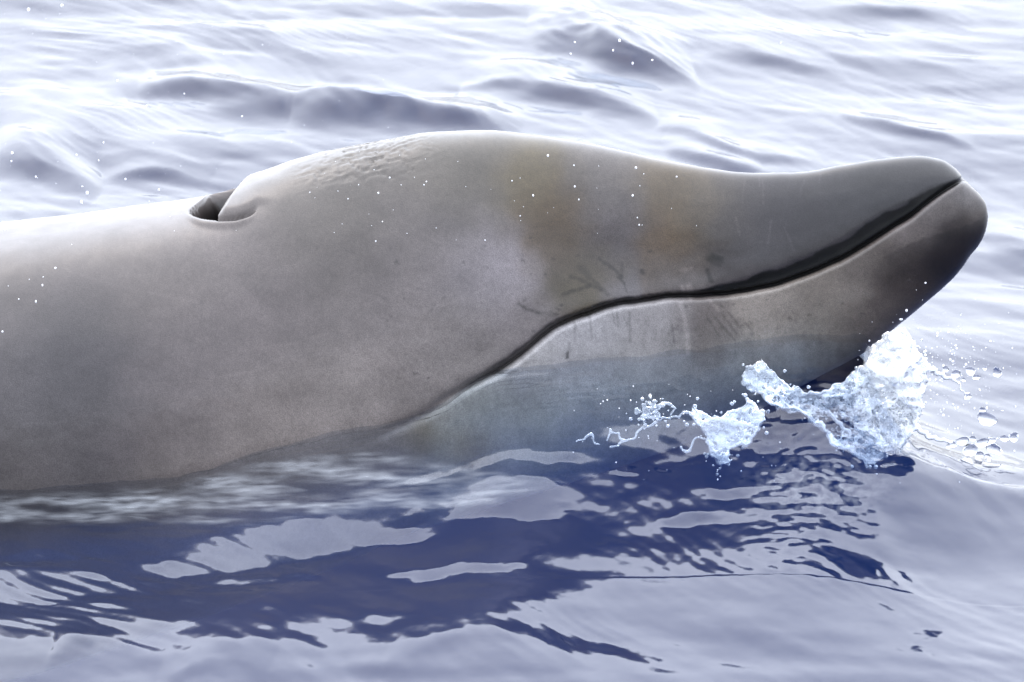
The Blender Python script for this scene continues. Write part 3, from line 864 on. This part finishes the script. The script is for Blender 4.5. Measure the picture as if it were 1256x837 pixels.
DROPS += [(u, v, r, sx, lo_l, lo_g) for u, v, r, sx in [(1232, 538, 4, 1.6), (1180, 541, 5, 1.7), (1205, 543, 5, 1.9), (1220, 551, 6, 1.7), (1201, 558, 4, 1.4), (1216, 540, 4, 1.5), (1168, 546, 4, 1.9), (1193, 538, 3, 1.4), (1212, 560, 3, 1.6)]]
for i, (u, v, r, sx, lb, gr) in enumerate(DROPS):
    o = add_obj('water_drop', drop_mesh(r / S, 500 + i), m_drop, lb, 'water drop', gr)
    o.location = px_depth(u, v, -.10 - .01 * (i % 5)).tolist()
    o.scale = (sx, 1, 1)
    o.rotation_euler = (0, random.Random(i).uniform(-.5, .5), 0)

# fine spray in the air and on the skin side of the boat
def spray():
    rs = np.random.RandomState(77)
    bm = bmesh.new(); bmesh.ops.create_icosphere(bm, subdivisions=2, radius=1)
    bv = np.array([v.co[:] for v in bm.verts]); bf = np.array([[v.index for v in f.verts] for f in bm.faces]); bm.free()
    pts = []
    for i in range(120):
        pts.append((rs.uniform(0, 480), rs.uniform(0, 290), rs.uniform(.3, .75), rs.uniform(-.5, .5)))
    for u, v, r in [(101, 229, 2.5), (107, 237, 2.5), (100, 248, 2.2), (15, 188, 2.8), (14, 198, 2), (154, 220, 2.8), (144, 99, 2.6), (76, 7, 2.4), (35, 12, 2.6), (195, 233, 2), (121, 197, 2), (94, 190, 1.6), (297, 143, 1.6),
                    (6, 281, 3), (44, 217, 1.8), (183, 247, 1.5), (127, 175, 1.5), (180, 130, 1.4), (226, 115, 1.4), (322, 55, 1.6), (760, 50, 2.6), (705, 52, 1.8), (803, 38, 1.8), (800, 74, 2), (700, 66, 1.6), (776, 78, 1.6), (752, 62, 2), (958, 53, 2.4),
                    (672, 191, 2), (654, 240, 1.8), (705, 229, 1.6), (628, 222, 1.4), (780, 206, 1.8), (776, 240, 1.8), (784, 276, 1.4), (638, 265, 1.3), (704, 203, 1.4), (830, 217, 1.5), (68, 329, 1.8), (44, 370, 1.8), (53, 340, 1.5), (52, 350, 1.5), (23, 367, 1.6),
                    (10, 351, 1.4), (3, 407, 1.8), (36, 343, 1.2), (88, 300, 1.4), (464, 237, 1.6), (478, 218, 1.4), (440, 227, 1.5), (492, 227, 1.4), (520, 227, 1.3), (523, 223, 1.4), (469, 272, 1.3), (461, 296, 1.2), (380, 236, 1.2), (535, 280, 1.2), (710, 245, 1.3)]:
        pts.append((u, v, r, rs.uniform(-.62, -.5)))
    for i in range(35):
        pts.append((rs.uniform(380, 860), rs.uniform(185, 300), rs.uniform(.5, .9), rs.uniform(-.62, -.5)))
    for i in range(420):
        a = rs.rand()
        pts.append((1115 + rs.normal(0, 40) + 60 * a, 470 + rs.normal(0, 45), .45 + 1.9 * rs.rand() ** 3, rs.uniform(-.25, -.02)))
    for i in range(60):
        pts.append((rs.uniform(700, 960), rs.uniform(470, 590), rs.uniform(.6, 1.4), rs.uniform(-.36, -.3)))
    V, Fc = [], []
    for u, v, r, y in pts:
        c = px_depth(u, v, y); Fc.append(bf + len(V) * len(bv)); V.append(bv * (r * rs.uniform(.38, .8) / S) * np.array([1, 1, rs.uniform(.8, 1.5)]) + c)
    V, Fc = np.concatenate(V), np.concatenate(Fc)
    me = bpy.data.meshes.new('water_spray'); me.from_pydata(V.tolist(), [], Fc.tolist())
    for f in me.polygons: f.use_smooth = True
    return me
m_spray, n_, l_ = new_mat('spray_water')
b = n_['Principled BSDF']
b.inputs['Base Color'].default_value = (.95, .96, .98, 1)
b.inputs['Roughness'].default_value = .05
b.inputs['IOR'].default_value = 1.333
b.inputs['Transmission Weight'].default_value = .3
add_obj('water_spray', spray(), m_spray, 'fine white spray droplets hanging in the air around the whale', 'spray', kind='stuff')
